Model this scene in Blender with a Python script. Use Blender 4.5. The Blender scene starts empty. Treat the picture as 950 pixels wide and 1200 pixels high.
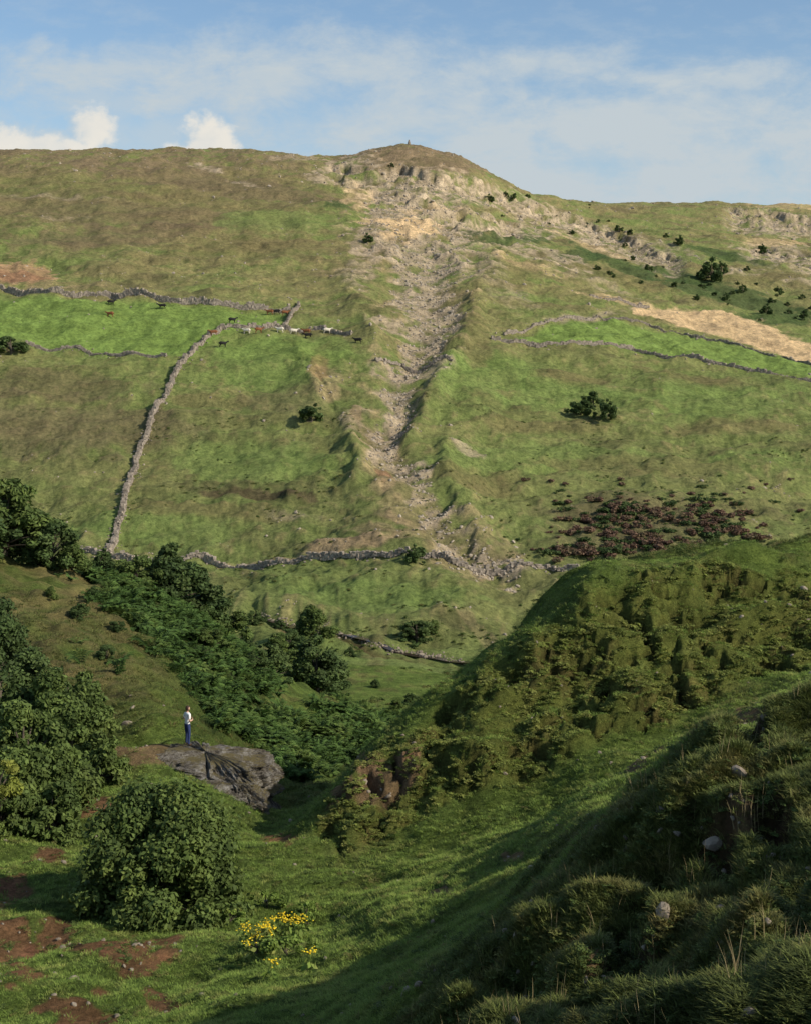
import bpy, math, numpy as np, time, bmesh
from mathutils import Vector
T0=time.time()
rng=np.random.default_rng(7)
FP=1648.0; CU=475.0; HZ=420.0
scene=bpy.context.scene
def LINK(o): scene.collection.objects.link(o); return o

# ---------------------------------------------------------------- noise
def _hash(ix,iy,seed):
    h=(ix.astype(np.int64)*374761393+iy.astype(np.int64)*668265263+seed*1442695041)&0x7fffffff
    h=((h^(h>>13))*1274126177)&0x7fffffff
    h=(h^(h>>16))&0xffff
    return h.astype(np.float32)/65535*2*np.pi
def perlin(x,y,seed=0):
    ix=np.floor(x);iy=np.floor(y);fx=(x-ix).astype(np.float32);fy=(y-iy).astype(np.float32)
    u=fx*fx*fx*(fx*(fx*6-15)+10);v=fy*fy*fy*(fy*(fy*6-15)+10)
    def g(dx,dy):
        a=_hash(ix+dx,iy+dy,seed); return np.cos(a)*(fx-dx)+np.sin(a)*(fy-dy)
    a=g(0,0);b=g(1,0);c=g(0,1);d=g(1,1)
    return ((a*(1-u)+b*u)*(1-v)+(c*(1-u)+d*u)*v)*1.5
def fbm(x,y,oct=4,seed=0,gain=.5):
    s=0;a=1;t=0
    for i in range(oct):
        s=s+a*perlin(x*2**i+17.3*i,y*2**i-9.1*i,seed+i*13);t+=a;a*=gain
    return s/t*1.4
def sm(x,a=0.,b=1.):
    t=np.clip((x-a)/(b-a),0,1);return t*t*(3-2*t)

# ---------------------------------------------------------------- thin plate spline surfaces
def tps(pts,sc=1.5,lam=1e-4):
    p=np.array([[a/CU,math.log(d)*sc] for a,z,d in pts]);z=np.array([q[1] for q in pts])
    n=len(p)
    def K(r2): return r2*np.log(r2+1e-12)*.5
    D=((p[:,None]-p[None])**2).sum(-1)
    A=np.zeros((n+3,n+3));A[:n,:n]=K(D)+lam*np.eye(n);A[:n,n]=1;A[:n,n+1:]=p;A[n,:n]=1;A[n+1:,:n]=p.T
    w=np.linalg.solve(A,np.concatenate([z,[0,0,0]]))
    def f(U,S):
        U=U.ravel();S=S.ravel();out=np.empty(len(U))
        for i in range(0,len(U),60000):
            u=(U[i:i+60000]/CU).astype(np.float64);s=S[i:i+60000]*sc
            r2=(u[:,None]-p[None,:,0])**2+(s[:,None]-p[None,:,1])**2
            out[i:i+60000]=K(r2)@w[:n]+w[n]+w[n+1]*u+w[n+2]*s
        return out
    return f
def Q(u,v,d): return (u,(HZ-v)/FP*d,d)
F=[]
cols={
-350:[(760,250),(650,345),(480,430),(400,480),(345,535),(250,700),(185,900),(210,1100)],
0:[(750,245),(640,345),(560,385),(480,425),(400,475),(345,530),(300,600),(250,690),(200,800),(178,870),(200,1050)],
120:[(178,880),(350,525)],
250:[(757,240),(655,325),(600,355),(500,410),(395,480),(358,520),(300,610),(250,700),(200,820),(177,890),(200,1080)],
330:[(179,885)],
380:[(650,315),(500,405),(390,490),(300,620),(250,700),(205,820),(185,880),(205,1000)],
425:[(181,885)],
478:[(762,238),(650,305),(600,335),(500,400),(400,480),(330,570),(280,660),(230,760),(190,850),(170,900),(190,980)],
515:[(176,900)],
545:[(188,900),(215,1000)],
600:[(770,240),(675,300),(600,350),(500,420),(400,500),(330,600),(280,720),(240,860),(219,920),(240,1050)],
650:[(232,980)],
700:[(770,240),(665,310),(600,350),(500,425),(410,500),(370,560),(330,650),(290,780),(255,950),(238,1050),(260,1300)],
830:[(770,240),(660,310),(560,380),(500,425),(425,500),(395,560),(350,660),(300,800),(260,1000),(238,1150),(260,1350)],
950:[(770,240),(655,320),(560,390),(500,430),(447,490),(400,580),(350,700),(300,850),(265,1050),(241,1200),(270,1500)],
1300:[(770,240),(655,320),(560,390),(500,430),(447,500),(400,600),(320,850),(245,1200),(280,1500)],
}
for u,l in cols.items():
    for v,d in l: F.append(Q(u,v,d))
for u in (-350,0,250,475,700,950,1300):
    F+=[(u,-48.,195),(u,-47.5,150),(u,-47,100),(u,-47,60),Q(u,330,1900),Q(u,400,4000),Q(u,414,9000)]
fF=tps(F)
N=[(-350,650,130),(-350,800,80),(-350,1000,48),(-350,1200,28),
(0,652,125),(60,672,122),(0,700,106),(60,735,94),(0,800,76),(110,725,102),(150,762,92),(190,820,76),(225,862,66),
(200,730,118),(250,780,110),(260,830,95),(300,850,98),(330,890,88),(350,880,100),(400,880,105),(450,862,125),(400,903,92),
(150,690,135),(210,720,140),(300,780,140),(380,815,150),(440,838,160),
(0,780,170),(-350,780,170),(150,780,180),(210,795,180),(300,820,185),(380,840,190),(450,860,190),
(1100,650,66),(950,654,64),(850,652,64),(780,656,62),(720,667,60),(690,684,59),(650,728,58),(600,763,57),(560,793,56.5),(500,834,55),(450,869,54),(400,924,53),(370,965,51),
(950,690,60),(850,690,59),(760,700,57.5),(720,722,57),(1100,690,60),
(950,775,54),(880,800,53),(800,845,51.5),(700,885,50),(620,920,49.5),(540,950,49),(450,985,48),(400,1000,47.5),(1100,760,54),
(450,940,82),(500,930,85),(600,900,92),(700,860,95),(800,770,95),(950,750,100),(1100,745,100),(600,880,140),(800,860,140),(950,850,140),(1100,850,140),(1300,850,140),
(1300,650,68),(1300,750,54),
(950,800,47),(850,850,44),(760,890,42),(700,930,41),(600,985,40),(520,1020,40),(450,1050,40),(400,1075,40),(340,1062,43),(330,1003,48),(1100,780,46),
(310,975,53),(340,960,62),(362,930,75),
(300,1150,33),(250,1200,29),
(1300,800,27),(1100,825,27),(950,842,25),(880,852,23.5),(820,877,23),(760,920,22.5),(700,970,22),(650,1030,21),(600,1080,21),(540,1130,20.5),(480,1180,20),(440,1215,20),
(950,845,33),(880,885,32),(760,950,31),(650,1020,30),(540,1085,30),(440,1135,30),(350,1175,30),
(950,1000,16),(950,1200,10),(800,1200,11.5),(800,1050,17),(650,1200,14),(550,1220,16),(1100,1000,15),(1100,1200,9),(1300,1000,14),(1300,1200,9),
(950,1500,6),(1300,1500,6),(550,1550,8.5),(250,1500,16),(0,1500,19),(0,1350,25),(-350,1500,17),
(0,1200,31),(120,1200,31),(0,1100,38),(120,1100,38),(0,1000,47),(120,1000,48),(240,1050,43),(0,900,58),(120,890,60),(200,878,61),(250,950,53)]
NN=[Q(*q) for q in N]
for u in (-350,0,150,300,450,600,800,950,1300): NN+=[(u,-64.,235),(u,-110.,500)]
for u in (-350,0,250,550): NN.append((u,-6.,6.))
for u in (800,950,1300): NN.append((u,-3.2,4.5))
fN=tps(NN)

# ---------------------------------------------------------------- grid
Uc=np.concatenate([np.arange(-900,-260,20),np.arange(-260,-20,5),np.arange(-20,972,1.6),np.arange(972,1212,5),np.arange(1212,1860,20)]).astype(float)
def rows(a,b,st): 
    n=int(math.log(b/a)/st);return np.exp(np.linspace(math.log(a),math.log(b),n,endpoint=False))
Dr=np.concatenate([rows(4.5,9,.012),rows(9,26,.0048),rows(26,80,.0032),rows(80,230,.0055),rows(230,950,.0027),rows(950,1300,.005),rows(1300,9000,.04),[9000.]])
nU=len(Uc);nD=len(Dr)
U,D=np.meshgrid(Uc,Dr);S=np.log(D)
ZF=np.full(D.shape,-47.);m=D>55;ZF[m]=fF(U[m],S[m])
m2=(D>55)&(D<90);ZF[m2]=np.minimum(ZF[m2],-46)
ZF=np.where(D<250,np.minimum(ZF,-46.5),ZF)
ZN=np.full(D.shape,-200.);m=D<300;ZN[m]=fN(U[m],S[m])
Z=np.logaddexp(ZF/1.0,ZN/1.0)
X=(U-CU)/FP*D;Y=D
V0=HZ-Z/D*FP
far=sm(D,205,240); near=1-sm(D,120,200); isF=D>222

# ---------------------------------------------------------------- masks drawn in image pixels, projected onto the terrain
def poly_dist(pts,A,B):
    best=np.full(A.shape,1e9);wd=np.zeros(A.shape)
    for i in range(len(pts)-1):
        p=np.array(pts[i],float);q=np.array(pts[i+1],float);e=q[:2]-p[:2]
        t=np.clip(((A-p[0])*e[0]+(B-p[1])*e[1])/(e@e),0,1)
        dd=np.hypot(A-p[0]-t*e[0],B-p[1]-t*e[1]);k=dd<best
        best=np.where(k,dd,best)
        if len(p)>2: wd=np.where(k,p[2]+t*(q[2]-p[2]),wd)
    return best,wd
def poly_in(pts,A,B):
    ins=np.zeros(A.shape,bool);n=len(pts)
    for i in range(n):
        x1,y1=pts[i];x2,y2=pts[(i+1)%n]
        c=((y1>B)!=(y2>B))&(A<(x2-x1)*(B-y1)/(y2-y1+1e-9)+x1);ins^=c
    return ins
def poly_soft(pts,A,B,w=5,warp=0):
    a=poly_in(pts,A,B);d,_=poly_dist([tuple(p)+(1,) for p in pts+[pts[0]]],A,B)
    sd=np.where(a,d,-d)+warp;return sm(sd,-w,w)

nL=fbm(X/70,Y/70,4,1);nM=fbm(X/22,Y/22,4,2);nS=fbm(X/7,Y/7,4,3)
nStr=fbm(X/45,Z/4.0,4,5);nStr2=fbm(X/14,Z/1.3,4,6,.65)
n3=fbm(X/3.,Y/3.,4,8);n1=fbm(X/.9,Y/.9,3,9);n4=fbm(X/4,Z/1.6,3,15,.7)
WF=nM*.6+nS*.7
def blob(u,v,ru,rv,rot=0,soft=.35,wn=.6,warp=None):
    c,s=math.cos(math.radians(rot)),math.sin(math.radians(rot))
    a=((U-u)*c+(V0-v)*s)/ru;b=(-(U-u)*s+(V0-v)*c)/rv
    q=np.sqrt(a*a+b*b);return sm(1.05-q+wn*(WF if warp is None else warp),0,soft)*isF
def line(pts,wn=.6,soft=.5):
    d,w=poly_dist(pts,U,V0);return sm(1.1-d/np.maximum(w,1)+wn*WF,0,soft)*isF

# ---- geometry features on far hillside
def pdist(pts): 
    d,w=poly_dist(pts,U,V0);return d,w
rav=[(478,268,38),(500,300,38),(492,335,32),(503,370,31),(490,395,24),(478,425,22),(462,450,22),(468,480,18),(445,512,17),(470,545,16),(500,590,19),(540,640,17),(590,680,12)]
d,w=pdist(rav);dep=np.interp(V0,[255,290,340,400,450,520,600,680],[2.5,4.5,5.5,4.8,4.2,3.6,3.0,1.6])
Z-= isF*dep*np.exp(-(d/(w*1.2+6*nS+5*nM))**2)
for pts,h in (([(585,300,18),(560,345,18),(552,385,17),(530,420,15),(505,462,12),(480,505,10)],2.4),([(405,330,16),(425,370,14),(440,400,12)],1.8),([(520,520,10),(530,570,12),(560,620,12)],1.5),([(700,405,20),(620,400,20)],.8),([(490,262,40),(455,270,20)],1.8),([(560,262,30),(600,270,20)],2.),([(440,285,14),(460,300,12)],2.),([(520,290,12),(540,310,12)],2.),([(350,420,14),(370,460,12)],1.8),([(410,500,12),(420,560,14)],1.6)):
    d,w=pdist(pts);Z+=isF*h*np.exp(-(d/w)**2)*(1+1.0*nS)
joint=np.sign(perlin(X/7.,Z/30.,61))*np.abs(perlin(X/7.,Z/30.,61))**.5+.6*perlin(X/3.2,Z/9.,62)
def scar(line_,h,fall):
    u=[p[0] for p in line_];vl=np.interp(U,u,[p[1] for p in line_])+nM*5+nS*1.6+joint*1.2
    inr=sm(U,u[0]-10,u[0]+15)*(1-sm(U,u[-1]-15,u[-1]+10))*sm(nM+nL*.6,-.85,-.2)
    t=V0-vl
    st=.55*sm(t,-1,3)+.25*sm(t+nS*2,6,8)+.2*sm(t+nS*2,11,13)
    return inr*isF, t, -h*inr*isF*st*np.exp(-np.clip(t-6,0,None)/fall)
scars=[([(385,192),(440,197),(470,190),(500,203),(560,211),(605,230)],9,18),([(495,246),(560,250),(610,262)],9,12),([(600,234),(660,247),(720,270),(800,303)],8,12),([(850,242),(900,246),(960,256),(1100,268)],10,13),([(870,285),(960,300),(1100,310)],6,10),([(430,218),(480,222),(540,232)],5,8),([(0,300),(60,302),(110,312)],2.5,20),([(340,415),(370,432),(395,470)],1.8,16),([(240,576),(310,578),(375,581)],1.8,5),([(130,262),(260,270),(330,290)],2.0,14),([(620,460),(740,466),(830,470)],1.6,8),([(200,520),(330,512),(400,520)],1.5,10),([(20,228),(120,222),(200,235)],2.,8),([(560,560),(680,540),(760,548)],1.7,9),([(640,498),(760,505),(900,515)],1.5,8),([(20,470),(120,462),(180,466)],1.5,9),([(240,440),(330,446),(350,450)],1.3,8),([(560,440),(640,436),(700,446)],1.4,8),([(100,200),(200,205),(300,200)],2,6),([(160,300),(260,306),(360,316)],1.8,9),([(620,330),(720,330),(800,342)],2,9)]
ROCKM=np.zeros(D.shape)
for i,(l,h,f) in enumerate(scars):
    inr,t,dz=scar(l,h,f);Z=Z+dz
    if i<6: ROCKM=np.maximum(ROCKM,inr*sm(t,-2,1)*(1-sm(t,12,24+8*nS))*sm(nS*.8+nStr2+.5*nM,-.7,.2))
beck=[(300,722,4),(385,742,4),(420,750,4),(455,762,4),(500,769,4),(545,777,4),(600,790,4)]
dB,_=pdist([(a,b,5) for a,b,c in beck]);dB=dB+nS*2.;Z-=(D>180)*1.5*np.exp(-(dB/4.5)**2)
# ---- roughness
cell=.0036*D
def oc(L,amp,seed,w=1.): 
    global Z
    k=np.clip(L/(3*cell)-.3,0,1)
    Z=Z+amp*k*w*perlin(X/L+seed*3.1,Y/L-seed*1.7,seed)
face_poly=[(680,684),(760,674),(860,672),(990,680),(990,772),(880,796),(800,835),(700,878),(600,915),(500,950),(400,992),(370,975),(440,878),(552,800),(642,733)]
WN=n3*14
FACE=poly_soft(face_poly,U,V0,9,WN)*(D>44)*(D<75)
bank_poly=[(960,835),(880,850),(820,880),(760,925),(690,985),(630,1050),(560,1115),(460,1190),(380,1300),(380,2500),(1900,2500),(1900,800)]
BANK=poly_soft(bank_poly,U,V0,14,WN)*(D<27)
SHO=(D>62)&(D<165)
oc(40,1.5,21,far);oc(20,1.6,22,far);oc(10,1.15,23,far);oc(5,.65,24,far*1.0+near*.4+.7*SHO);oc(2.6,.24,25,1+FACE*1.4+BANK*1.2+SHO*1.2+far*.5)
Z+=far*.9*nStr2+far*.45*n4+far*.5*nStr
oc(1.6,.15,26,1+FACE*1.9+BANK*2.0+SHO*1.2);oc(.8,.08,27,1+FACE*2.+BANK*2.+SHO);oc(.4,.045,28,1+FACE*1.8+BANK*1.5)
big=fbm(X/4.5,Y/4.5+Z/3,3,47);Z+=FACE*.7*big
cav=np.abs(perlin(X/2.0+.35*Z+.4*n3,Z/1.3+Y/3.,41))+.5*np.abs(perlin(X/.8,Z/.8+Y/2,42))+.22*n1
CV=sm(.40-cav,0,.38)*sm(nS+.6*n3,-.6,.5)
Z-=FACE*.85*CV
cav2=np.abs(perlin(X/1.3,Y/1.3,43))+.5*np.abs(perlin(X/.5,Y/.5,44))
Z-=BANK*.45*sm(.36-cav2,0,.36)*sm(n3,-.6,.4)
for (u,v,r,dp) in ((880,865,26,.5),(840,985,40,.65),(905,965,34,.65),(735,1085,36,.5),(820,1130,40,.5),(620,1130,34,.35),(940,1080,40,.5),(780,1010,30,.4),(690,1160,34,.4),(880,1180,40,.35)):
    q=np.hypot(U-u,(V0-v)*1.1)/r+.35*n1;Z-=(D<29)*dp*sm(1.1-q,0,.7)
V1=HZ-Z/D*FP
print('geom',time.time()-T0,nU*nD)

# ---------------------------------------------------------------- ground colours
def C(*c): return np.array(c,float)
def mix(a,b,m): return a+(b-a)*m[...,None]
h01=sm(V0,250,460)
G=C(.160,.200,.066);GB=C(.158,.240,.066);BR=C(.225,.192,.092);DK=C(.092,.104,.040);HEATH=C(.148,.112,.072)
col=np.broadcast_to(G,D.shape+(3,)).copy()
col=mix(col,BR,np.clip(sm(nL*.6+nStr*.9+nS*.5+n4*.3,-.75,.55)*(1.0-.62*h01)*isF,0,1))
col=mix(col,DK,.75*sm(nM*.6+nStr2*.8+nStr*.4+n4*.3,.0,.75)*isF)
col=mix(col,HEATH,.5*sm(nStr*.9+nM*.5-nS*.3,.1,.7)*(1-.6*h01)*isF)
col=mix(col,BR*1.2,.55*sm(n4+.5*nStr2-.4*nM,.2,.75)*isF)
col=mix(col,BR*.8,.5*blob(150,225,320,50));col=mix(col,HEATH*1.1,.55*blob(250,215,180,14,8));col=mix(col,HEATH,.55*blob(120,275,130,14,-4));col=mix(col,HEATH*1.05,.4*blob(100,245,220,20,4))
col=mix(col,HEATH,.55*blob(80,500,150,40));col=mix(col,HEATH*.85,.5*blob(60,450,110,20))
col=mix(col,HEATH,.4*blob(330,470,60,18));col=mix(col,BR,.5*blob(350,330,90,24))
col=mix(col,HEATH*1.1,.75*blob(487,186,110,18));col=mix(col,HEATH*1.35,.75*(1-sm(V0,184,218))*sm(nS+nM,-.6,.3)*isF)
for p in ((620,540,150,25),(300,540,120,30),(830,470,130,18),(450,700,140,18),(640,460,60,20),(120,390,150,30),(560,440,70,30),(320,430,90,30),(180,620,120,20),(330,260,80,14),(820,540,120,14)): col=mix(col,GB*.95,.5*blob(*p))
for p in ((760,545,150,14),(230,600,110,10),(860,500,90,10),(640,500,80,8),(560,560,60,14),(720,320,90,14,10),(880,320,80,14),(600,320,40,20),(300,290,100,20),(800,440,60,6,8),(250,470,60,10),(560,400,20,30),(680,440,50,6)): col=mix(col,BR*.75,.6*blob(*p))
fld1=[(-60,342),(130,352),(338,364),(328,386),(262,390),(225,418),(195,420),(30,404),(-60,398)]
fld2=[(640,384),(700,374),(800,392),(980,436),(980,450),(900,437),(740,410),(600,402)]
fld3=[(262,392),(400,396),(420,420),(390,430),(340,420),(250,420)]
for f_,k in ((fld1,.88),(fld2,.88),(fld3,.45)): col=mix(col,GB*C(1.05,1.03,.95)*(1+.2*nS[...,None]+.12*nStr[...,None]),k*poly_soft(f_,U,V0,3)*isF)
col=mix(col,GB*1.0,.6*(D>160)*(1-sm(D,235,262))*sm(nS,-.9,.4))
BRK=C(.055,.088,.032)
for p in ((600,277,55,9),(720,305,70,9,22),(790,322,60,8,20),(850,345,90,12,12),(910,372,60,10),(395,241,22,6),(680,300,40,8),(560,268,30,7),(860,300,60,7,10)): col=mix(col,BRK,.8*blob(*p))
SC=C(.325,.262,.19);TAN=C(.54,.39,.23);RED=C(.26,.135,.085);SOIL=C(.31,.225,.14)
def var(c,a=.42): return c*(1+a*(nS*.6+nStr2+.7*n4)[...,None])
rmask=line([(470,258,44),(500,300,44),(492,335,34),(503,370,34),(488,395,22),(475,425,18),(460,450,22),(466,475,17),(445,512,18),(440,528,13)],.95)
rm2=line([(440,528,10),(475,552,18),(508,600,20),(535,632,20),(565,655,20),(600,675,14)],1.0)
col=mix(col,var(SOIL*.95),.5*line([(440,510,20),(455,560,30),(500,610,40),(560,655,40)],1.0))
col=mix(col,var(SOIL*.95),.45*line([(470,262,70),(500,310,62),(500,370,50),(470,430,40),(450,500,34)],1.1)*sm(nS+n4,-.5,.4))
col=mix(col,var(SC),.9*rmask*sm(nS+.6*nStr2+.4*n4,-.75,.2));col=mix(col,var(SC),.8*rm2*sm(nS+.6*nStr2+.6*n4,-.3,.35))
for p,k in (((485,547,20,10),.9),((512,600,20,18,40),.7),((530,622,28,11),.6),((560,645,26,9,20),.7),((590,672,40,8,10),.6),((548,527,30,5,20),.7),((455,430,28,10),.75),((510,432,32,7),.6),((455,380,26,9),.7),((425,310,22,34,30),.5),((545,300,44,22,20),.5),((640,300,60,10,15),.75),((660,258,70,10,25),.8),((600,268,70,9,5),.7),((530,262,54,12),.85),((475,222,85,22,10),.7),((400,198,44,12,-20),.75),((350,186,40,5),.5),((240,196,22,4,15),.9),((290,215,24,3,15),.6),((560,218,66,9,20),.75),((920,262,60,13),.85),((905,290,44,8),.7),((870,318,40,3),.6),((950,330,40,3),.6),((690,372,60,5,-10),.5),((435,280,32,26),.65),((720,290,70,7,25),.7),((420,490,20,24),.4),((590,340,40,16,30),.3),((570,230,40,6,15),.5),((345,600,40,5),.3),((60,230,70,3),.35),((700,330,60,5,15),.4),((780,290,50,5,15),.5),((60,255,60,3),.3)): 
    col=mix(col,var(SC),k*blob(*p)*sm(nS+nStr2*.7+.6*n4,-.5,.3))
col=mix(col,var(SC*1.05,.55),.9*ROCKM)
for p,k in (((482,263,38,15),.95),((440,258,28,7),.6),((720,352,60,5,12),.5),((500,238,50,6),.4),((900,282,40,6),.5),((940,240,60,6),.5),((690,285,50,5,20),.4),((620,312,50,5,15),.35),((420,225,20,20,-30),.4)):
    col=mix(col,var(TAN,.25),k*blob(*p))
col=mix(col,var(C(.37,.235,.14),.25),.8*blob(20,318,45,17))
col=mix(col,var(TAN,.18),.95*line([(745,364,5),(790,370,11),(840,380,14),(890,394,15),(960,420,12),(1040,440,12)],.5,.3))
for p,k in (((405,640,50,13,-5),.85),((300,652,60,4),.5),((455,560,14,16),.55),((455,600,30,8,20),.35),((385,445,20,24,20),.5),((418,480,8,12),.7),((70,335,50,6),.4),((470,180,40,7),.3),((440,620,40,9),.5),((480,790,60,3,10),.3),((620,750,60,8,-30),.3),((560,735,50,6,40),.3)):
    col=mix(col,var(SOIL,.25),k*blob(*p))
for p,k in (((450,553,12,14),.6),((375,430,14,16),.4),((20,322,34,8),.6)): col=mix(col,RED,k*blob(*p))
col=mix(col,HEATH*.6,.8*blob(310,581,66,3.5))
col=mix(col,HEATH*.9,.5*(sm(1.15-np.hypot((U-760)/135,(V0-620)/42)+.6*WF,0,.5)*isF))
col=mix(col,C(.10,.06,.04),.85*np.exp(-(dB/5)**2)*(D>180)*(D<262))
# ---------------- near ground colours
nn=(D<=222)
NG=C(.118,.168,.042);NGB=C(.150,.218,.052);MOSS=C(.150,.172,.044);MOSSB=C(.150,.112,.048)
c2=np.broadcast_to(NG,col.shape).copy()
c2=mix(c2,NGB,.8*sm(n3*.8+nS*.6,-.5,.7))
c2=mix(c2,C(.18,.165,.062),.6*sm(nS*.8+n3*.5,.0,.8))
c2=mix(c2,C(.21,.17,.078),.85*sm(np.hypot((U-70)/180,(V0-740)/115),1.2,.5)*sm(n3+nS,-.9,.4)*(D>60))
c2=mix(c2,C(.10,.095,.04),.7*sm(n3+.6*n4,.1,.65)*(D>62))
c2=mix(c2,MOSS,.9*FACE);c2=mix(c2,MOSSB,.65*FACE*sm(n3*.9+n1*.5,-.1,.7));c2=mix(c2,MOSSB*.38,.9*FACE*CV)  # moss and brown turf; pits painted darker, their shade put into the colour
c2=mix(c2,MOSS*.7,.7*BANK);c2=mix(c2,C(.10,.068,.042),.85*BANK*sm(.34-cav2,0,.3))  # bank turf darkened, shade put into its colour; cavities are brown earth
def nb(u,v,ru,rv,rot=0,k=.5):
    c,s=math.cos(math.radians(rot)),math.sin(math.radians(rot))
    q=np.hypot(((U-u)*c+(V0-v)*s)/ru,(-(U-u)*s+(V0-v)*c)/rv);return sm(1.05-q+k*(n3*.8+n1*.6),0,.25)*(D<120)
BARE=np.zeros(D.shape)
for p in ((8,1095,26,60,-10),(65,1085,24,20),(150,1120,32,34,30),(190,1110,22,14,20),(85,1190,44,20),(60,1010,30,12),(120,1165,24,10),(95,945,40,24,20),(330,985,22,10),(30,1150,24,14),(100,1120,26,10,20),(180,1160,26,10,30),(20,1040,24,12),(140,1080,16,8)):
    q=nb(*p,k=1.0);BARE=np.maximum(BARE,q);c2=mix(c2,C(.25,.125,.075)*(1+.4*n1[...,None]),.85*q)
for p in ((450,915,40,20,-35),(430,905,18,26),(520,1040,16,7),(740,905,36,6,-30),(880,845,20,14),(870,960,22,14),(160,880,60,14),(475,890,20,14,-40),(700,1110,26,12),(600,1000,16,5),(400,940,20,12,-40)):
    q=nb(*p);BARE=np.maximum(BARE,q);c2=mix(c2,C(.25,.165,.10)*(1+.35*n1[...,None]),.85*q)
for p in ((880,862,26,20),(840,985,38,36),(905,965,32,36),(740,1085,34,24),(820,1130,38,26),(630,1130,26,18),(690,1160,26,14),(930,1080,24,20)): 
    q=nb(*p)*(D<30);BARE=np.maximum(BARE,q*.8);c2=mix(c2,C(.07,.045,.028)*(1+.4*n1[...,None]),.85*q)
brz=[(95,668),(170,668),(260,740),(330,790),(300,830),(250,825),(200,800),(150,745)]
brz2=[(240,835),(330,845),(400,842),(465,850),(440,880),(395,912),(340,925),(300,880),(240,870)]
BZ=np.maximum(poly_soft(brz,U,V0,8,n3*8+nS*26-8),poly_soft(brz2,U,V0,8,n3*8+nS*18-2))*(D>72)*(D<175)
c2=mix(c2,C(.055,.075,.03),.85*BZ)
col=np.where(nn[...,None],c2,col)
col*= (1+.20*nS+.14*n3)[...,None]
col=np.clip(col,.012,.75)

# ---------------------------------------------------------------- terrain mesh
def mk_mesh(name,co,faces,fs=4,mats=(),mi=None,smooth=True):
    me=bpy.data.meshes.new(name);co=np.asarray(co,np.float32);faces=np.asarray(faces,np.int32)
    me.vertices.add(len(co));me.vertices.foreach_set('co',co.ravel())
    n=len(faces);me.loops.add(n*fs);me.loops.foreach_set('vertex_index',faces.ravel())
    me.polygons.add(n);me.polygons.foreach_set('loop_start',np.arange(n,dtype=np.int32)*fs)
    try: me.polygons.foreach_set('loop_total',np.full(n,fs,np.int32))
    except Exception: pass
    for m in mats: me.materials.append(m)
    if mi is not None: me.polygons.foreach_set('material_index',np.asarray(mi,np.int32))
    me.polygons.foreach_set('use_smooth',np.full(n,smooth));me.update(calc_edges=True)
    return me
def newmat(name):
    m=bpy.data.materials.new(name);m.use_nodes=True;nt=m.node_tree;b=nt.nodes['Principled BSDF']
    b.inputs['Roughness'].default_value=.9;b.inputs['Specular IOR Level'].default_value=.15
    return m,nt,b
def noise_tex(nt,scale,detail=4,rough=.6):
    g=nt.nodes.new('ShaderNodeNewGeometry');n=nt.nodes.new('ShaderNodeTexNoise');n.inputs['Scale'].default_value=scale
    n.inputs['Detail'].default_value=detail;n.inputs['Roughness'].default_value=rough
    nt.links.new(g.outputs['Position'],n.inputs['Vector']);return n
def ramp(nt,src,stops):
    r=nt.nodes.new('ShaderNodeValToRGB');e=r.color_ramp.elements
    while len(e)<len(stops): e.new(.5)
    for i,(p,c) in enumerate(stops): e[i].position=p;e[i].color=tuple(c)+(1,) if len(c)==3 else c
    nt.links.new(src,r.inputs[0]);return r
def mul(nt,a,b,fac=1.):
    x=nt.nodes.new('ShaderNodeMix');x.data_type='RGBA';x.blend_type='MULTIPLY';x.inputs[0].default_value=fac
    nt.links.new(a,x.inputs[6]);nt.links.new(b,x.inputs[7]);return x.outputs[2]
tm,nt,b=newmat('hillside_ground')
at=nt.nodes.new('ShaderNodeAttribute');at.attribute_name='ground'
n_a=noise_tex(nt,.7,10,.84);n_b=noise_tex(nt,9,5,.7)
r1=ramp(nt,n_a.outputs[0],[(.34,(.40,.40,.36)),(.5,(.98,.98,.98)),(.66,(1.65,1.55,1.46))])
r2=ramp(nt,n_b.outputs[0],[(.3,(.6,.6,.56)),(.7,(1.38,1.34,1.25))])
c=mul(nt,at.outputs['Color'],r1.outputs[0]);c=mul(nt,c,r2.outputs[0])
nt.links.new(c,b.inputs['Base Color'])
bp=nt.nodes.new('ShaderNodeBump');bp.inputs['Strength'].default_value=1.;bp.inputs['Distance'].default_value=.75
nt.links.new(n_a.outputs[0],bp.inputs['Height']);nt.links.new(bp.outputs[0],b.inputs['Normal'])
b.inputs['Specular IOR Level'].default_value=.05
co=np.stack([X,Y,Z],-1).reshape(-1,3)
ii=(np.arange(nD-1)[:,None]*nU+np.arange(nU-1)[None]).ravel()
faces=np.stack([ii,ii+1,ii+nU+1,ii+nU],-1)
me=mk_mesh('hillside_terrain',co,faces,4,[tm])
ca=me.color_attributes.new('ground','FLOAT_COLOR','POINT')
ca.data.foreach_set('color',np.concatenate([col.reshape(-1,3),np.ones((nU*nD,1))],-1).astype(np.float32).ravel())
LINK(bpy.data.objects.new('hillside_terrain',me))

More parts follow.
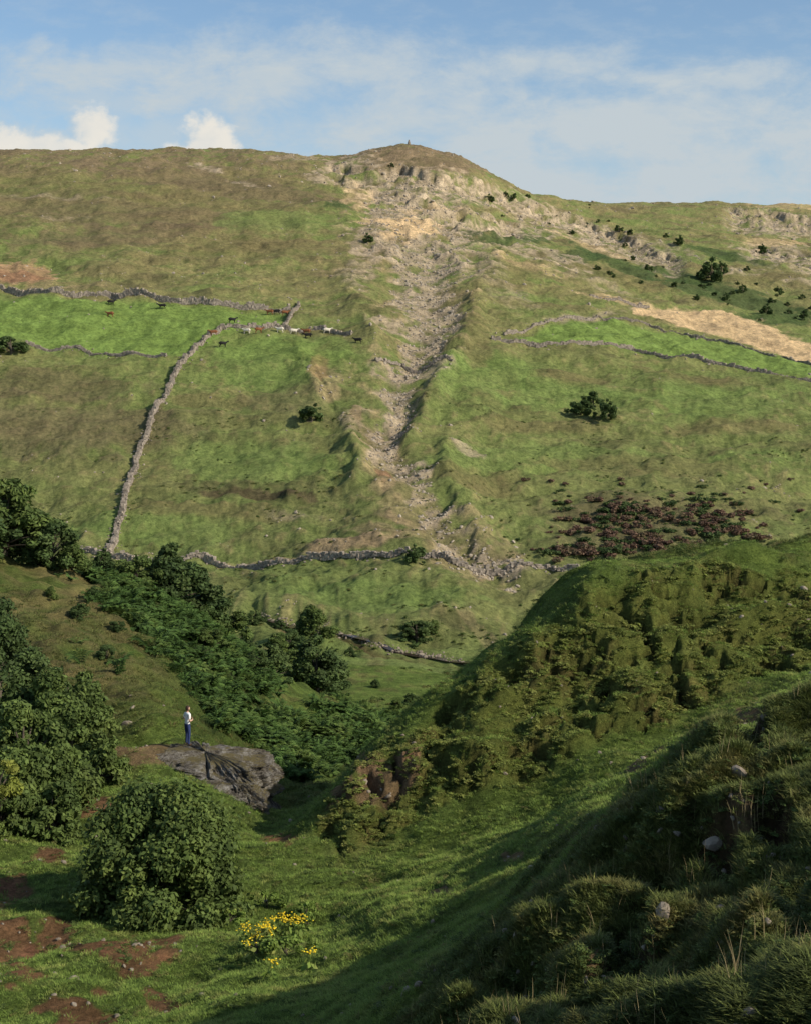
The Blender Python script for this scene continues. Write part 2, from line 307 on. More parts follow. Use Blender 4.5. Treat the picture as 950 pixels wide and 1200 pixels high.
def ground(x,y):
    x=np.atleast_1d(np.asarray(x,float));y=np.atleast_1d(np.asarray(y,float))
    u=x/y*FP+CU;ci=np.clip(np.searchsorted(Uc,u)-1,0,nU-2);ri=np.clip(np.searchsorted(Dr,y)-1,0,nD-2)
    a=np.clip((u-Uc[ci])/(Uc[ci+1]-Uc[ci]),0,1);t=np.clip((y-Dr[ri])/(Dr[ri+1]-Dr[ri]),0,1)
    return (Z[ri,ci]*(1-a)+Z[ri,ci+1]*a)*(1-t)+(Z[ri+1,ci]*(1-a)+Z[ri+1,ci+1]*a)*t
def hit(u,v,dmin=225.,dmax=2000.):
    ci=int(np.clip(np.searchsorted(Uc,u),0,nU-1));k=np.where((Dr>=dmin)&(Dr<=dmax))[0];vv=V1[k,ci]
    h=np.where(vv<=v)[0]
    d=Dr[k[h[0]]] if len(h) else Dr[k[np.argmin(vv)]]
    x=(u-CU)/FP*d;return x,d,float(ground(x,d)[0])

# ---------------------------------------------------------------- foliage materials
def leafmat(name,c1,c2,c3,sc=.8,k=1.35):
    m,nt,b=newmat(name);n=noise_tex(nt,sc,5,.65)
    at=nt.nodes.new('ShaderNodeAttribute');at.attribute_name='tint'
    c1,c2,c3=[tuple(min(.9,x*k+.003*k) for x in q) for q in (c1,c2,c3)]
    r=ramp(nt,n.outputs[0],[(.32,c1),(.5,c2),(.7,c3)])
    r2=ramp(nt,at.outputs['Fac'],[(0,(.5,.5,.5)),(1,(1.5,1.45,1.3))])
    c=mul(nt,r.outputs[0],r2.outputs[0]);nt.links.new(c,b.inputs['Base Color']);b.inputs['Roughness'].default_value=.7
    tr=nt.nodes.new('ShaderNodeBsdfTranslucent');nt.links.new(c,tr.inputs[0])
    ms=nt.nodes.new('ShaderNodeMixShader');ms.inputs[0].default_value=.25
    nt.links.new(b.outputs[0],ms.inputs[1]);nt.links.new(tr.outputs[0],ms.inputs[2]);nt.links.new(ms.outputs[0],nt.nodes['Material Output'].inputs[0])
    return m
M_leaf=leafmat('hawthorn_leaves',(.042,.066,.018),(.07,.103,.026),(.115,.15,.04),k=1.3)
M_leafd=leafmat('ash_leaves',(.03,.055,.017),(.055,.087,.026),(.09,.125,.04),.35,k=1.2)
M_ylw=leafmat('pale_leaves',(.14,.17,.03),(.2,.22,.045),(.28,.28,.06),k=1.1)
M_grass=leafmat('grass_blades',(.085,.13,.027),(.125,.182,.037),(.19,.195,.06),1.2)
M_grassm=leafmat('tussock_blades',(.06,.08,.02),(.10,.12,.032),(.175,.15,.056),1.0,k=1.15)
M_face=leafmat('moss_and_turf',(.09,.11,.026),(.14,.165,.038),(.20,.195,.06),.9,k=1.3)
M_brk=leafmat('bracken_fronds',(.045,.082,.02),(.065,.118,.028),(.12,.16,.04),.25,k=1.15)
M_heath=leafmat('heather',(.09,.055,.04),(.14,.085,.06),(.11,.105,.05),.3,k=1.15)
M_fl=leafmat('ragwort_flowers',(.7,.5,.02),(.8,.6,.03),(.85,.68,.05),5,k=1.)
def plain(name,c,rough=.9,var_=.0,sc=3.):
    m,nt,b=newmat(name);b.inputs['Roughness'].default_value=rough
    n=noise_tex(nt,sc,5,.65);lo=tuple(x*(1-var_) for x in c);hi=tuple(min(1,x*(1+var_)) for x in c)
    r=ramp(nt,n.outputs[0],[(.3,lo),(.7,hi)]);nt.links.new(r.outputs[0],b.inputs['Base Color']);return m
M_bark=plain('bark',(.10,.08,.06),.95,.4,4)
# ---------------------------------------------------------------- tree builder
def tube(path,rad,sides=7):
    path=np.asarray(path,float);v=[];f=[]
    for i,p in enumerate(path):
        t=path[min(i+1,len(path)-1)]-path[max(i-1,0)];t/=np.linalg.norm(t)+1e-9
        a=np.cross(t,[.3,.9,.1]);a/=np.linalg.norm(a);b_=np.cross(t,a)
        for k in range(sides):
            an=2*math.pi*k/sides;v.append(p+rad[i]*(math.cos(an)*a+math.sin(an)*b_))
    for i in range(len(path)-1):
        for k in range(sides):
            f.append((i*sides+k,i*sides+(k+1)%sides,(i+1)*sides+(k+1)%sides,(i+1)*sides+k))
    return np.array(v),np.array(f)
def leaves(cs,rs,n,size,r,zf=.85,inner=.45):
    p=rs**2;p=p/p.sum();i=r.choice(len(rs),n,p=p);d=r.normal(size=(n,3));d/=np.linalg.norm(d,axis=1)[:,None]
    flip=(d[:,2]<-.2)&(r.random(n)<.55);d[flip,2]*=-1
    rad=rs[i]*(1-inner*r.random(n)**1.6+.22*np.abs(r.normal(size=n))*(r.random(n)<.5))
    pos=cs[i]+d*rad[:,None]*np.array([1,1,zf])
    nn_=d+.75*r.normal(size=(n,3))+[0,0,.35];nn_/=np.linalg.norm(nn_,axis=1)[:,None]
    t=np.cross(nn_,r.normal(size=(n,3)));t/=np.linalg.norm(t,axis=1)[:,None]+1e-9;b_=np.cross(nn_,t)
    s=(size*(.6+.8*r.random(n)))[:,None]
    q=np.stack([pos+t*s,pos+b_*s*.55,pos-t*s,pos-b_*s*.55],1).reshape(-1,3)
    f=np.arange(n*4).reshape(-1,4)
    return q,f,np.repeat(r.random(n)*.55+.45*r.random(len(rs))[i],4)
def tree_mesh(name,H,W,nl,size,seed,mat,dome=True,nlobe=26,low=.12):
    r=np.random.default_rng(seed)
    cs=[];rs=[];pa=r.random(3)*6.28
    for k in range(nlobe):
        a=r.random()*2*math.pi;hh=low+(1-low)*r.random()**.75
        prof=(1-(hh*.97)**3.2)**.5*(.82+.18*min(1,hh*4)) if dome else max(math.sin(math.pi*min(1,.15+.85*hh))**.7,.25)
        prof*=1+.20*math.sin(2*a+pa[0]+3*hh)+.14*math.sin(3*a+pa[1]+2*hh)
        rr=W*.5*prof*(.3+.66*r.random()**.45)
        ls=W*(.045+.11*r.random()**1.6)
        top=H*(.88+.14*math.sin(a*2+pa[2]))
        cs.append([rr*math.cos(a),rr*math.sin(a),max(hh*top-ls*.5,ls*.5)]);rs.append(ls)
    cs=np.array(cs);rs=np.array(rs)
    V=[];Fc=[];MI=[];o=0;tint=[]
    tp=[(0,0,-.4),(.03*W,0,.25*H),(-.02*W,.02*W,.5*H),(0,0,.8*H)]
    v,f=tube(tp,[.035*H,.028*H,.02*H,.006*H]);V.append(v);Fc.append(f);MI+= [0]*len(f);tint.append(np.zeros(len(v)));o+=len(v)
    for k in range(min(20,nlobe)):
        c_=cs[k];z0=min(c_[2]*.6,.5*H);v,f=tube([(0,0,z0*.8),(c_[0]*.45,c_[1]*.45,(z0+c_[2])*.5),tuple(c_)],[.014*H,.009*H,.003*H],5)
        V.append(v);Fc.append(f+o);MI+=[0]*len(f);tint.append(np.zeros(len(v)));o+=len(v)
    v,f,t=leaves(cs,rs,nl,size,r);V.append(v);Fc.append(f+o);MI+=[1]*len(f);tint.append(t)
    me=mk_mesh(name,np.concatenate(V),np.concatenate(Fc),4,[M_bark,mat],MI,False)
    a=me.attributes.new('tint','FLOAT','POINT');a.data.foreach_set('value',np.concatenate(tint).astype(np.float32))
    return me
def place(name,me,x,y,z,rz=0,s=1.):
    o=LINK(bpy.data.objects.new(name,me));o.location=(x,y,z);o.rotation_euler=(0,0,rz);o.scale=(s,s,s) if not isinstance(s,tuple) else s;return o
x=(190-CU)/FP*41.5;y=41.5
place('hawthorn_bush',tree_mesh('hawthorn_bush',3.7,4.9,56000,.08,6,M_leaf,True,170,.04),x,y,float(ground(x,y)[0])-.35)
for (u,d,H,W,sd,m_,nl,dm) in ((-5,68,6.4,5.2,11,M_leafd,24000,False),(80,60,3.9,4.0,12,M_leaf,24000,True),(28,52,4.6,4.0,13,M_leaf,26000,True),(-50,60,7,6,14,M_leafd,12000,True),(45,62,4.4,3.6,15,M_leafd,16000,False),(62,50,2.2,2.4,18,M_leaf,9000,True),(118,57,2.2,2.2,17,M_leaf,7000,True),(0,49,2.4,2.6,21,M_leaf,9000,True)):
    x=(u-CU)/FP*d;place('hawthorn_tree' if m_==M_leaf else 'ash_tree',tree_mesh('tree',H,W,nl,.10,sd,m_,dm,80,.03),x,d,float(ground(x,d)[0])-.3)
x=(-6-CU)/FP*48;place('elder_sapling',tree_mesh('elder_sapling',3.9,1.7,2600,.09,19,M_ylw,False,16,.45),x,48,float(ground(x,48)[0])-.1)
VT=[tree_mesh('valley_tree',8,7.5,11000,.24,30+i,M_leafd if i%3 else M_leaf,i%2==0,56,.04) for i in range(6)]
lst=[(5,655,120,170,7.2),(35,658,120,180,5.2),(62,662,120,180,4.8),(85,665,120,180,3.0),(-40,655,120,170,8),(120,685,130,200,3.2),(160,700,130,200,4.6),(200,715,130,200,6.4),(235,722,150,210,5.6),(262,728,150,210,5),(180,690,140,200,4),
(290,762,180,235,4),(325,765,180,235,4),(352,768,180,235,3.6),(340,745,200,240,4.2),(366,745,225,262,6),(372,822,150,200,6),(390,814,150,200,5),(350,800,150,200,4.2),(320,800,130,190,3.6),(488,755,225,262,5),(505,742,225,270,2.6),(300,700,225,262,3),(480,826,160,230,2.0),(465,832,160,230,2.),(95,725,90,120,1.4),(125,775,80,110,1.2),(60,700,90,130,1.),(440,806,180,235,1.4),(410,770,200,235,1.8),(280,740,160,225,4),(110,700,90,135,1.2),(138,740,85,120,1.0),(245,760,100,180,2.2),(300,790,100,180,2.),(330,725,225,262,2.4),(170,660,225,330,2.2),(215,690,150,225,3.)]
for i,(u,v,a,b_,h) in enumerate(lst):
    x,y,z=hit(u,v,a,b_);place('valley_tree',VT[i%6],x,y,z-.2,i*1.3,(h/8*1.2,h/8*1.2,h/8*(.8+.25*rng.random())))
FT=[tree_mesh('hillside_thorn',5,5.5,2600,.34,50+i,M_leafd,True,24,.05) for i in range(4)]
fl=[(13,416,6.5,1.5),(366,497,5.5,1.3),(680,486,6.,1.2),(708,494,6.2,1.0),(695,478,5,1.1),(485,662,4.,1.1),(574,238,5,1),(592,235,4,1),(600,236,5,1),(618,232,3,1),(833,330,12,.9),(845,322,7,1),(725,275,5,1),(738,276,4,1),(795,287,6,.8),(891,297,6,1),(780,280,3.5,1),(700,262,3,1),(432,287,4.5,1),(459,198,3,1),(940,375,5,1),(912,345,4,1),(898,368,5,1),(870,343,4,1),(760,318,4,1),(790,338,3,1),(815,352,3,1),(740,305,3,1),(875,320,3,1),(850,352,4,1)]
for k in range(26):
    u=rng.uniform(660,960);fl.append((u,276+(u-680)*.30+rng.uniform(-4,42),rng.uniform(1.,2.8),1.3))
for k in range(8): fl.append((rng.uniform(560,720),rng.uniform(240,285),rng.uniform(.8,1.6),1.4))
for i,(u,v,h,w) in enumerate(fl):
    x,y,z=hit(u,v);place('hillside_thorn',FT[i%4],x,y,z-.2,i*2.1,(h/5*w,h/5*w,h/5))
print('trees',time.time()-T0)

# ---------------------------------------------------------------- instanced cover
def scatter(name,pts,rot,scl,idx,sources):
    coll=bpy.data.collections.new(name+'_kit')
    for s in sources: coll.objects.link(s)
    me=bpy.data.meshes.new(name);me.vertices.add(len(pts));me.vertices.foreach_set('co',np.asarray(pts,np.float32).ravel())
    a=me.attributes.new('rot','FLOAT_VECTOR','POINT');a.data.foreach_set('vector',np.asarray(rot,np.float32).ravel())
    a=me.attributes.new('scl','FLOAT_VECTOR','POINT');a.data.foreach_set('vector',np.asarray(scl,np.float32).ravel())
    a=me.attributes.new('idx','INT','POINT');a.data.foreach_set('value',np.asarray(idx,np.int32))
    ob=LINK(bpy.data.objects.new(name,me))
    g=bpy.data.node_groups.new(name,'GeometryNodeTree')
    g.interface.new_socket('Geometry',in_out='INPUT',socket_type='NodeSocketGeometry');g.interface.new_socket('Geometry',in_out='OUTPUT',socket_type='NodeSocketGeometry')
    i_=g.nodes.new('NodeGroupInput');o_=g.nodes.new('NodeGroupOutput');ip=g.nodes.new('GeometryNodeInstanceOnPoints');ci=g.nodes.new('GeometryNodeCollectionInfo')
    ci.inputs['Collection'].default_value=coll;ci.inputs['Separate Children'].default_value=True;ci.inputs['Reset Children'].default_value=True
    def na(nm,t):
        n=g.nodes.new('GeometryNodeInputNamedAttribute');n.data_type=t;n.inputs['Name'].default_value=nm;return n.outputs['Attribute']
    er=g.nodes.new('FunctionNodeEulerToRotation');g.links.new(na('rot','FLOAT_VECTOR'),er.inputs[0])
    g.links.new(i_.outputs[0],ip.inputs['Points']);g.links.new(ci.outputs[0],ip.inputs['Instance']);ip.inputs['Pick Instance'].default_value=True
    g.links.new(na('idx','INT'),ip.inputs['Instance Index']);g.links.new(er.outputs[0],ip.inputs['Rotation']);g.links.new(na('scl','FLOAT_VECTOR'),ip.inputs['Scale'])
    g.links.new(ip.outputs[0],o_.inputs[0]);md=ob.modifiers.new('scatter','NODES');md.node_group=g;return ob
def tuft(name,n,h,spread,wid,mat,seed,lean=.5):
    r=np.random.default_rng(seed);V=[];Fc=[];T=[];o=0
    for k in range(n):
        a=r.random()*6.283;q=spread*math.sqrt(r.random());bx,by=q*math.cos(a),q*math.sin(a);hh=h*(.45+.7*r.random());l=lean*hh*(.3+r.random());a2=a+r.normal()*.7
        dx,dy=math.cos(a2),math.sin(a2);px,py=-dy*wid,dx*wid
        V+=[(bx-px,by-py,-.03),(bx+px,by+py,-.03),(bx+dx*l*.4+px*.7,by+dy*l*.4+py*.7,hh*.6),(bx+dx*l*.4-px*.7,by+dy*l*.4-py*.7,hh*.6),(bx+dx*l+px*.1,by+dy*l+py*.1,hh),(bx+dx*l-px*.1,by+dy*l-py*.1,hh)]
        Fc+=[(o,o+1,o+2,o+3),(o+3,o+2,o+4,o+5)];o+=6;T+=[r.random()]*6
    me=mk_mesh(name,V,Fc,4,[mat],None,False);at=me.attributes.new('tint','FLOAT','POINT');at.data.foreach_set('value',np.array(T,np.float32));return bpy.data.objects.new(name,me)
def cellpick(w,n):
    p=w.ravel()/w.sum();i=rng.choice(len(p),n,p=p);r_,c_=i//nU,i%nU
    u=Uc[c_]+rng.random(n)*2;d=Dr[r_]*(1+rng.random(n)*.004);x=(u-CU)/FP*d;return x,d,ground(x,d),r_,c_
def rots(n,t=.15): return np.stack([rng.normal(size=n)*t,rng.normal(size=n)*t,rng.random(n)*6.283],-1)
du=np.gradient(Uc)[None,:];ds=np.gradient(np.log(Dr))[:,None]
inv=(U>-60)&(U<1010)&(V0<1290)
W1=du*ds*inv*(D>7)*(D<110)*(1-.95*BARE)*(1+1.0*BANK-.45*FACE)*(1-.6*sm(D,62,75))*((D<62)|(V0<900)&(U<480)|(D<75))
n=98000;x,y,z,r_,c_=cellpick(W1,n);rough=(FACE*.3+BANK)[r_,c_];bk=BANK[r_,c_];cl=sm(n1[r_,c_]+.6*n3[r_,c_],-.4,.7)
s=(.036+.030*sm(y,20,50)+.07*sm(y,62,80))*(1+(.3+1.2*cl)*rough)*rng.uniform(.5,1.4,n)/.3*(.5+.5*sm(y,9,18))
hs=(.38+y/100.)*rng.uniform(.7,1.3,n)*(1+.1*rough)
idx=np.where((bk>.3)|(y>64),2+rng.integers(0,2,n),rng.integers(0,2,n))  # bank tufts take the darker blades, adding shade by colour
scatter('grass',np.stack([x,y,z],-1),rots(n),np.stack([hs,hs,s],-1),idx,
 [tuft('grass_a',20,.3,.16,.008,M_grass,1,.4),tuft('grass_b',16,.26,.18,.009,M_grass,2,.5),tuft('grass_c',22,.32,.15,.009,M_grassm,3,.5),tuft('grass_d',18,.28,.18,.010,M_grassm,4,.6)])
W2=du*ds*inv*(D>10)*(D<30)*(.1+BANK)
n=450;x,y,z,_,_=cellpick(W2,n);M_straw=plain('straw',(.34,.27,.14),.9,.3,8)
ts=[tuft('stalk_'+str(k),3,.5,.10,.0035,M_straw,90+k,.35) for k in range(2)]
s=rng.uniform(.4,.9,n);scatter('seeding_grass_stalks',np.stack([x,y,z],-1),rots(n),np.stack([s]*3,-1),rng.integers(0,2,n),ts)
def shrub(name,seed,mat,n=260,size=.22):
    r=np.random.default_rng(seed);cs=r.normal(size=(7,3))*[.5,.5,.12]+[0,0,.4];rs=.3+.25*r.random(7)
    v,f,t=leaves(cs,rs,n,size,r);me=mk_mesh(name,v,f,4,[mat],None,False);at=me.attributes.new('tint','FLOAT','POINT');at.data.foreach_set('value',t.astype(np.float32));return bpy.data.objects.new(name,me)
n=11000;W5=du*ds*inv*(D>9)*(D<66)*(.05+FACE*1.*(1-.85*CV)+BANK*.4)*sm(n3+.5*n1,-.6,.6);x,y,z,r_,c_=cellpick(W5,n);s=rng.uniform(.06,.16,n)*(.40+y/95)
idx=np.where(FACE[r_,c_]>.3,rng.integers(0,2,n),rng.integers(2,4,n))
scatter('moss_and_herb_cushions',np.stack([x,y,z-.03],-1),rots(n,.2),np.stack([s*1.5,s*1.5,s*.7],-1),idx,[shrub('m1',15,M_face,240,.16),shrub('m2',16,M_face,200,.2),shrub('m3',17,M_leaf,200,.16),shrub('m4',18,M_grassm,200,.16)])
def fern(name,seed):
    r=np.random.default_rng(seed);V=[];Fc=[];T=[];o=0
    for k in range(9):
        a=r.random()*6.283;L=.8+.5*r.random();dx,dy=math.cos(a),math.sin(a);px,py=-dy,dx;tt=r.random()
        for j in range(10):
            t=j/10.;q=L*t;zz=.25+1.0*math.sin(t*2.1)*.6+.1;w=.30*(1-t)**.8+.03
            cx,cy=dx*q*.8,dy*q*.8
            for sgn in (-1,1):
                V+=[(cx-dx*.05,cy-dy*.05,zz),(cx+dx*.06,cy+dy*.06,zz+.01),(cx+sgn*px*w+dx*.10,cy+sgn*py*w+dy*.10,zz-.05),(cx+sgn*px*w*.6-dx*.03,cy+sgn*py*w*.6-dy*.03,zz+.02)]
                Fc.append((o,o+1,o+2,o+3));o+=4;T+=[tt]*4
    me=mk_mesh(name,V,Fc,4,[M_brk],None,False);at=me.attributes.new('tint','FLOAT','POINT');at.data.foreach_set('value',np.array(T,np.float32));return bpy.data.objects.new(name,me)
W3=du*ds*BZ*sm(n3+nS,-.5,.3)*D**1.
W3=W3+du*ds*D*.05*((D>76)&(D<170)&(U>60)&(U<460)&inv)*sm(n3+nS*.5,.15,.5)
n=5600;x,y,z,_,_=cellpick(W3,n);s=rng.uniform(.35,1.15,n)
scatter('bracken',np.stack([x,y,z-.1],-1),rots(n,.25),np.stack([s,s,s*rng.uniform(.7,1.3,n)],-1),rng.integers(0,3,n),[fern('fern_'+str(k),k) for k in range(3)])
hp=[]
for k in range(330):
    cu,cv,su,sv=[(715,612,40,14),(820,600,32,10),(850,628,28,9),(690,648,30,7),(760,640,25,8),(740,600,25,8)][rng.integers(0,6)]
    hp.append((cu+rng.normal()*su*.85,cv+rng.normal()*sv*.85,rng.uniform(.4,1.25)))
for k in range(50): hp.append((rng.uniform(600,960),rng.uniform(560,650),rng.uniform(.35,.9)))
P_=np.array([hit(a,b) for a,b,c in hp]);s=np.array([c for a,b,c in hp])
scatter('heather_and_gorse',P_,rots(len(P_),.05),np.stack([s*1.3,s*1.3,s],-1),rng.integers(0,5,len(P_)),[shrub('h1',1,M_heath),shrub('h2',2,M_heath),shrub('h3',3,M_leafd),shrub('h4',4,M_heath),shrub('h5',5,M_leafd)])
n=2200;W4=du*ds*((D>180)&(D<430)&(U>-40)&(U<1000))*sm(nS+nM,.1,.7)*D*.01
x,y,z,_,_=cellpick(W4,n);s=rng.uniform(.12,.38,n)
scatter('rush_clumps',np.stack([x,y,z-.05],-1),rots(n,.05),np.stack([s*1.4,s*1.4,s],-1),rng.integers(0,2,n),[shrub('r1',5,M_grassm,160),shrub('r2',6,M_leaf,160)])
def rockobj(name,seed,mat):
    bm=bmesh.new();bmesh.ops.create_icosphere(bm,subdivisions=2,radius=1.);r=np.random.default_rng(seed);pl=r.normal(size=(9,3));pl/=np.linalg.norm(pl,axis=1)[:,None];off=.55+.35*r.random(9)
    for v in bm.verts:
        p=np.array(v.co)
        for a,o in zip(pl,off):
            t=p@a-o
            if t>0: p=p-a*t
        v.co=p*[1,.75,.6]
    me=bpy.data.meshes.new(name);bm.to_mesh(me);bm.free();me.materials.append(mat);return bpy.data.objects.new(name,me)
M_lime=plain('limestone',(.30,.25,.19),.95,.5,1.5);M_lime2=plain('near_stone',(.22,.18,.135),.95,.4,6)
rk=[rockobj('stone_'+str(k),k,M_lime) for k in range(4)]
bareF=(col[...,0]>.2)&(col[...,0]<.5)&(ROCKM+rmask+rm2+sm(nS+nStr2,0,.5)>.4)&(D>225)&(D<1150)&(U>-60)&(U<1000)
n=13000;x,y,z,_,_=cellpick(du*ds*bareF*D**.5*(.22+rmask*1.2+rm2*.7+ROCKM*.8),n);s=np.minimum(np.exp(rng.normal(size=n)*.55)*.30*(.7+y/1200),1.5*(y/700))
scatter('scree_stones',np.stack([x,y,z],-1),rots(n,.5),np.stack([s]*3,-1),rng.integers(0,4,n),rk)
n=900;x,y,z,_,_=cellpick(du*ds*inv*(D<75)*(D>9)*(.12+FACE*.1+BANK*.3+.7*BARE),n);s=np.exp(rng.normal(size=n)*.5)*.034*(1+y/45)
scatter('ground_stones',np.stack([x,y,z],-1),rots(n,.5),np.stack([s]*3,-1),rng.integers(0,4,n),[rockobj('nstone_'+str(k),k+20,M_lime2) for k in range(4)])
nb_=400;t=rng.random(nb_)*(len(beck)-1);bi=t.astype(int);bf=t-bi;ba=np.array([[a,b] for a,b,c in beck],float)
bu=ba[bi]*(1-bf[:,None])+ba[np.minimum(bi+1,len(beck)-1)]*bf[:,None]+rng.normal(size=(nb_,2))*[2,1.8]
P_=np.array([hit(a,b,200,300) for a,b in bu]);s=np.exp(rng.normal(size=nb_)*.4)*.24
scatter('beck_boulders',P_,rots(nb_,.5),np.stack([s]*3,-1),rng.integers(0,4,nb_),[rockobj('bstone_'+str(k),k+40,M_lime2) for k in range(4)])
print('scatter',time.time()-T0)

# ---------------------------------------------------------------- dry stone walls
cube=np.array([(-1,-1,-1),(1,-1,-1),(1,1,-1),(-1,1,-1),(-1,-1,1),(1,-1,1),(1,1,1),(-1,1,1)],float)*.5
cf=np.array([(0,3,2,1),(4,5,6,7),(0,1,5,4),(1,2,6,5),(2,3,7,6),(3,0,4,7)])
M_wall=plain('gritstone_wall',(.27,.225,.18),.95,.5,1.2)
def wall(pts,H=1.6,Wd=.8,gap=0.,ruin=.15):
    P=np.array([hit(a,b)[:2] for a,b in pts])
    t=np.linspace(0,len(P)-1,(len(P)-1)*5+1);P=np.stack([np.interp(t,np.arange(len(P)),P[:,k]) for k in (0,1)],-1);P[1:-1]+=rng.normal(size=(len(P)-2,2))*.35
    C_=[];L_=[];A_=[]
    for i in range(len(P)-1):
        a,b_=P[i],P[i+1];L=np.linalg.norm(b_-a);n=max(2,int(L/.62));t=(np.arange(n)+.5)/n;p=a+(b_-a)*t[:,None]
        nrm=np.array([-(b_-a)[1],(b_-a)[0]])/L;ang=math.atan2((b_-a)[1],(b_-a)[0])
        ht=H*(1+ruin*2.2*perlin(p[:,0]/7,p[:,1]/7,77)+ruin*rng.normal(size=n)*.5);ht=np.clip(ht,.25,None)
        for c_ in range(4):
            for sd in (-1,1):
                z=ht*(c_+.5)/4;q=p+nrm*(sd*Wd*.3*(1-c_*.12))+rng.normal(size=(n,2))*.06
                C_.append(np.stack([q[:,0],q[:,1],ground(p[:,0],p[:,1])+z-.1],-1));A_.append(np.full(n,ang)+rng.normal(size=n)*.2)
                L_.append(np.stack([rng.uniform(.55,.95,n),rng.uniform(.4,.6,n)*Wd/.8,ht/4*rng.uniform(1.,1.4,n)],-1))
        k=int(n*ruin*3)
        if k:
            j=rng.integers(0,n,k);q=p[j]+nrm*(rng.normal(size=k)*1.0)[:,None];s=rng.uniform(.2,.5,k)
            C_.append(np.stack([q[:,0],q[:,1],ground(q[:,0],q[:,1])+.08],-1));A_.append(rng.random(k)*6);L_.append(np.stack([s*1.3,s,s*.7],-1))
    C_=np.concatenate(C_);L_=np.concatenate(L_);A_=np.concatenate(A_);n=len(C_)
    v=cube[None]*L_[:,None,:]*(1+.28*rng.uniform(-1,1,(n,8,3)));c_,s_=np.cos(A_)[:,None],np.sin(A_)[:,None]
    vx=v[...,0]*c_-v[...,1]*s_;vy=v[...,0]*s_+v[...,1]*c_;v=np.stack([vx,vy,v[...,2]],-1)+C_[:,None]
    f=(cf[None]+8*np.arange(n)[:,None,None]).reshape(-1,4)
    LINK(bpy.data.objects.new('dry_stone_wall',mk_mesh('dry_stone_wall',v.reshape(-1,3),f,4,[M_wall],None,False)))
wall([(-40,334),(0,338),(60,343),(130,350),(200,354),(260,359),(340,363)],1.9,1.0,ruin=.3)
wall([(350,359),(342,370),(333,384)],1.4,.8)
wall([(258,388),(290,385),(330,386),(380,388),(412,395)],1.4,.9,ruin=.35)
wall([(258,388),(235,405),(214,425),(198,455),(180,490),(167,520),(155,560),(143,600),(126,648)],1.4,1.2,ruin=.35)
wall([(30,404),(100,412),(195,420)],.9,.6,ruin=.3)
wall([(90,650),(180,660),(240,658),(320,660),(400,655),(470,650),(530,661),(590,672),(640,668),(705,684)],1.2,.9,ruin=.35)
wall([(575,398),(640,403),(740,411),(830,426),(900,438),(990,456)],1.3,.9,ruin=.25)
wall([(590,394),(625,384),(660,375),(700,373),(760,383),(850,402),(990,440)],1.0,.6,ruin=.3)
wall([(440,425),(470,432),(530,430)],.9,.9,ruin=.5)
wall([(690,348),(760,362)],.9,.8,ruin=.5)

# ---------------------------------------------------------------- beck water
M_w,nt,b=newmat('beck_water');b.inputs['Base Color'].default_value=(.035,.025,.018,1);b.inputs['Roughness'].default_value=.12
bw=[hit(a,b_+1,200,300) for a,b_,c in beck];bw=np.array(bw);t=np.linspace(0,len(bw)-1,60);pc=np.stack([np.interp(t,np.arange(len(bw)),bw[:,k]) for k in range(3)],-1)
pc[:,2]=ground(pc[:,0],pc[:,1])+.12;pc[:,2]=np.convolve(np.pad(pc[:,2],4,'edge'),np.ones(9)/9,'valid')
tn=np.gradient(pc,axis=0);nr=np.stack([-tn[:,1],tn[:,0]],-1);nr/=np.linalg.norm(nr,axis=1)[:,None]
a=pc.copy();a[:,:2]+=nr*.8;b2=pc.copy();b2[:,:2]-=nr*.8
i=np.arange(59);LINK(bpy.data.objects.new('beck_water',mk_mesh('beck_water',np.concatenate([a,b2]),np.stack([i,i+1,i+61,i+60],-1),4,[M_w])))

# ---------------------------------------------------------------- rock outcrop
M_out,nt,b=newmat('outcrop_rock');na_=noise_tex(nt,2.2,9,.8);r=ramp(nt,na_.outputs[0],[(.36,(.03,.027,.022)),(.44,(.11,.095,.078)),(.52,(.24,.215,.18)),(.63,(.50,.47,.42))])
n2=noise_tex(nt,.8,6,.7);mossf=ramp(nt,n2.outputs[0],[(.44,(0,0,0)),(.54,(1,1,1))]);g=nt.nodes.new('ShaderNodeNewGeometry');sx=nt.nodes.new('ShaderNodeSeparateXYZ');nt.links.new(g.outputs['Normal'],sx.inputs[0])
mm=nt.nodes.new('ShaderNodeMath');mm.operation='MULTIPLY';nt.links.new(mossf.outputs[0],mm.inputs[0]);mr=nt.nodes.new('ShaderNodeMapRange');nt.links.new(sx.outputs[2],mr.inputs[0]);mr.inputs[1].default_value=.4;mr.inputs[2].default_value=.85;nt.links.new(mr.outputs[0],mm.inputs[1])
mx=nt.nodes.new('ShaderNodeMix');mx.data_type='RGBA';nt.links.new(mm.outputs[0],mx.inputs[0]);nt.links.new(r.outputs[0],mx.inputs[6]);mx.inputs[7].default_value=(.19,.155,.07,1);nt.links.new(mx.outputs[2],b.inputs['Base Color'])
bp=nt.nodes.new('ShaderNodeBump');bp.inputs['Strength'].default_value=1.;bp.inputs['Distance'].default_value=.55;nt.links.new(na_.outputs[0],bp.inputs['Height']);nt.links.new(bp.outputs[0],b.inputs['Normal'])
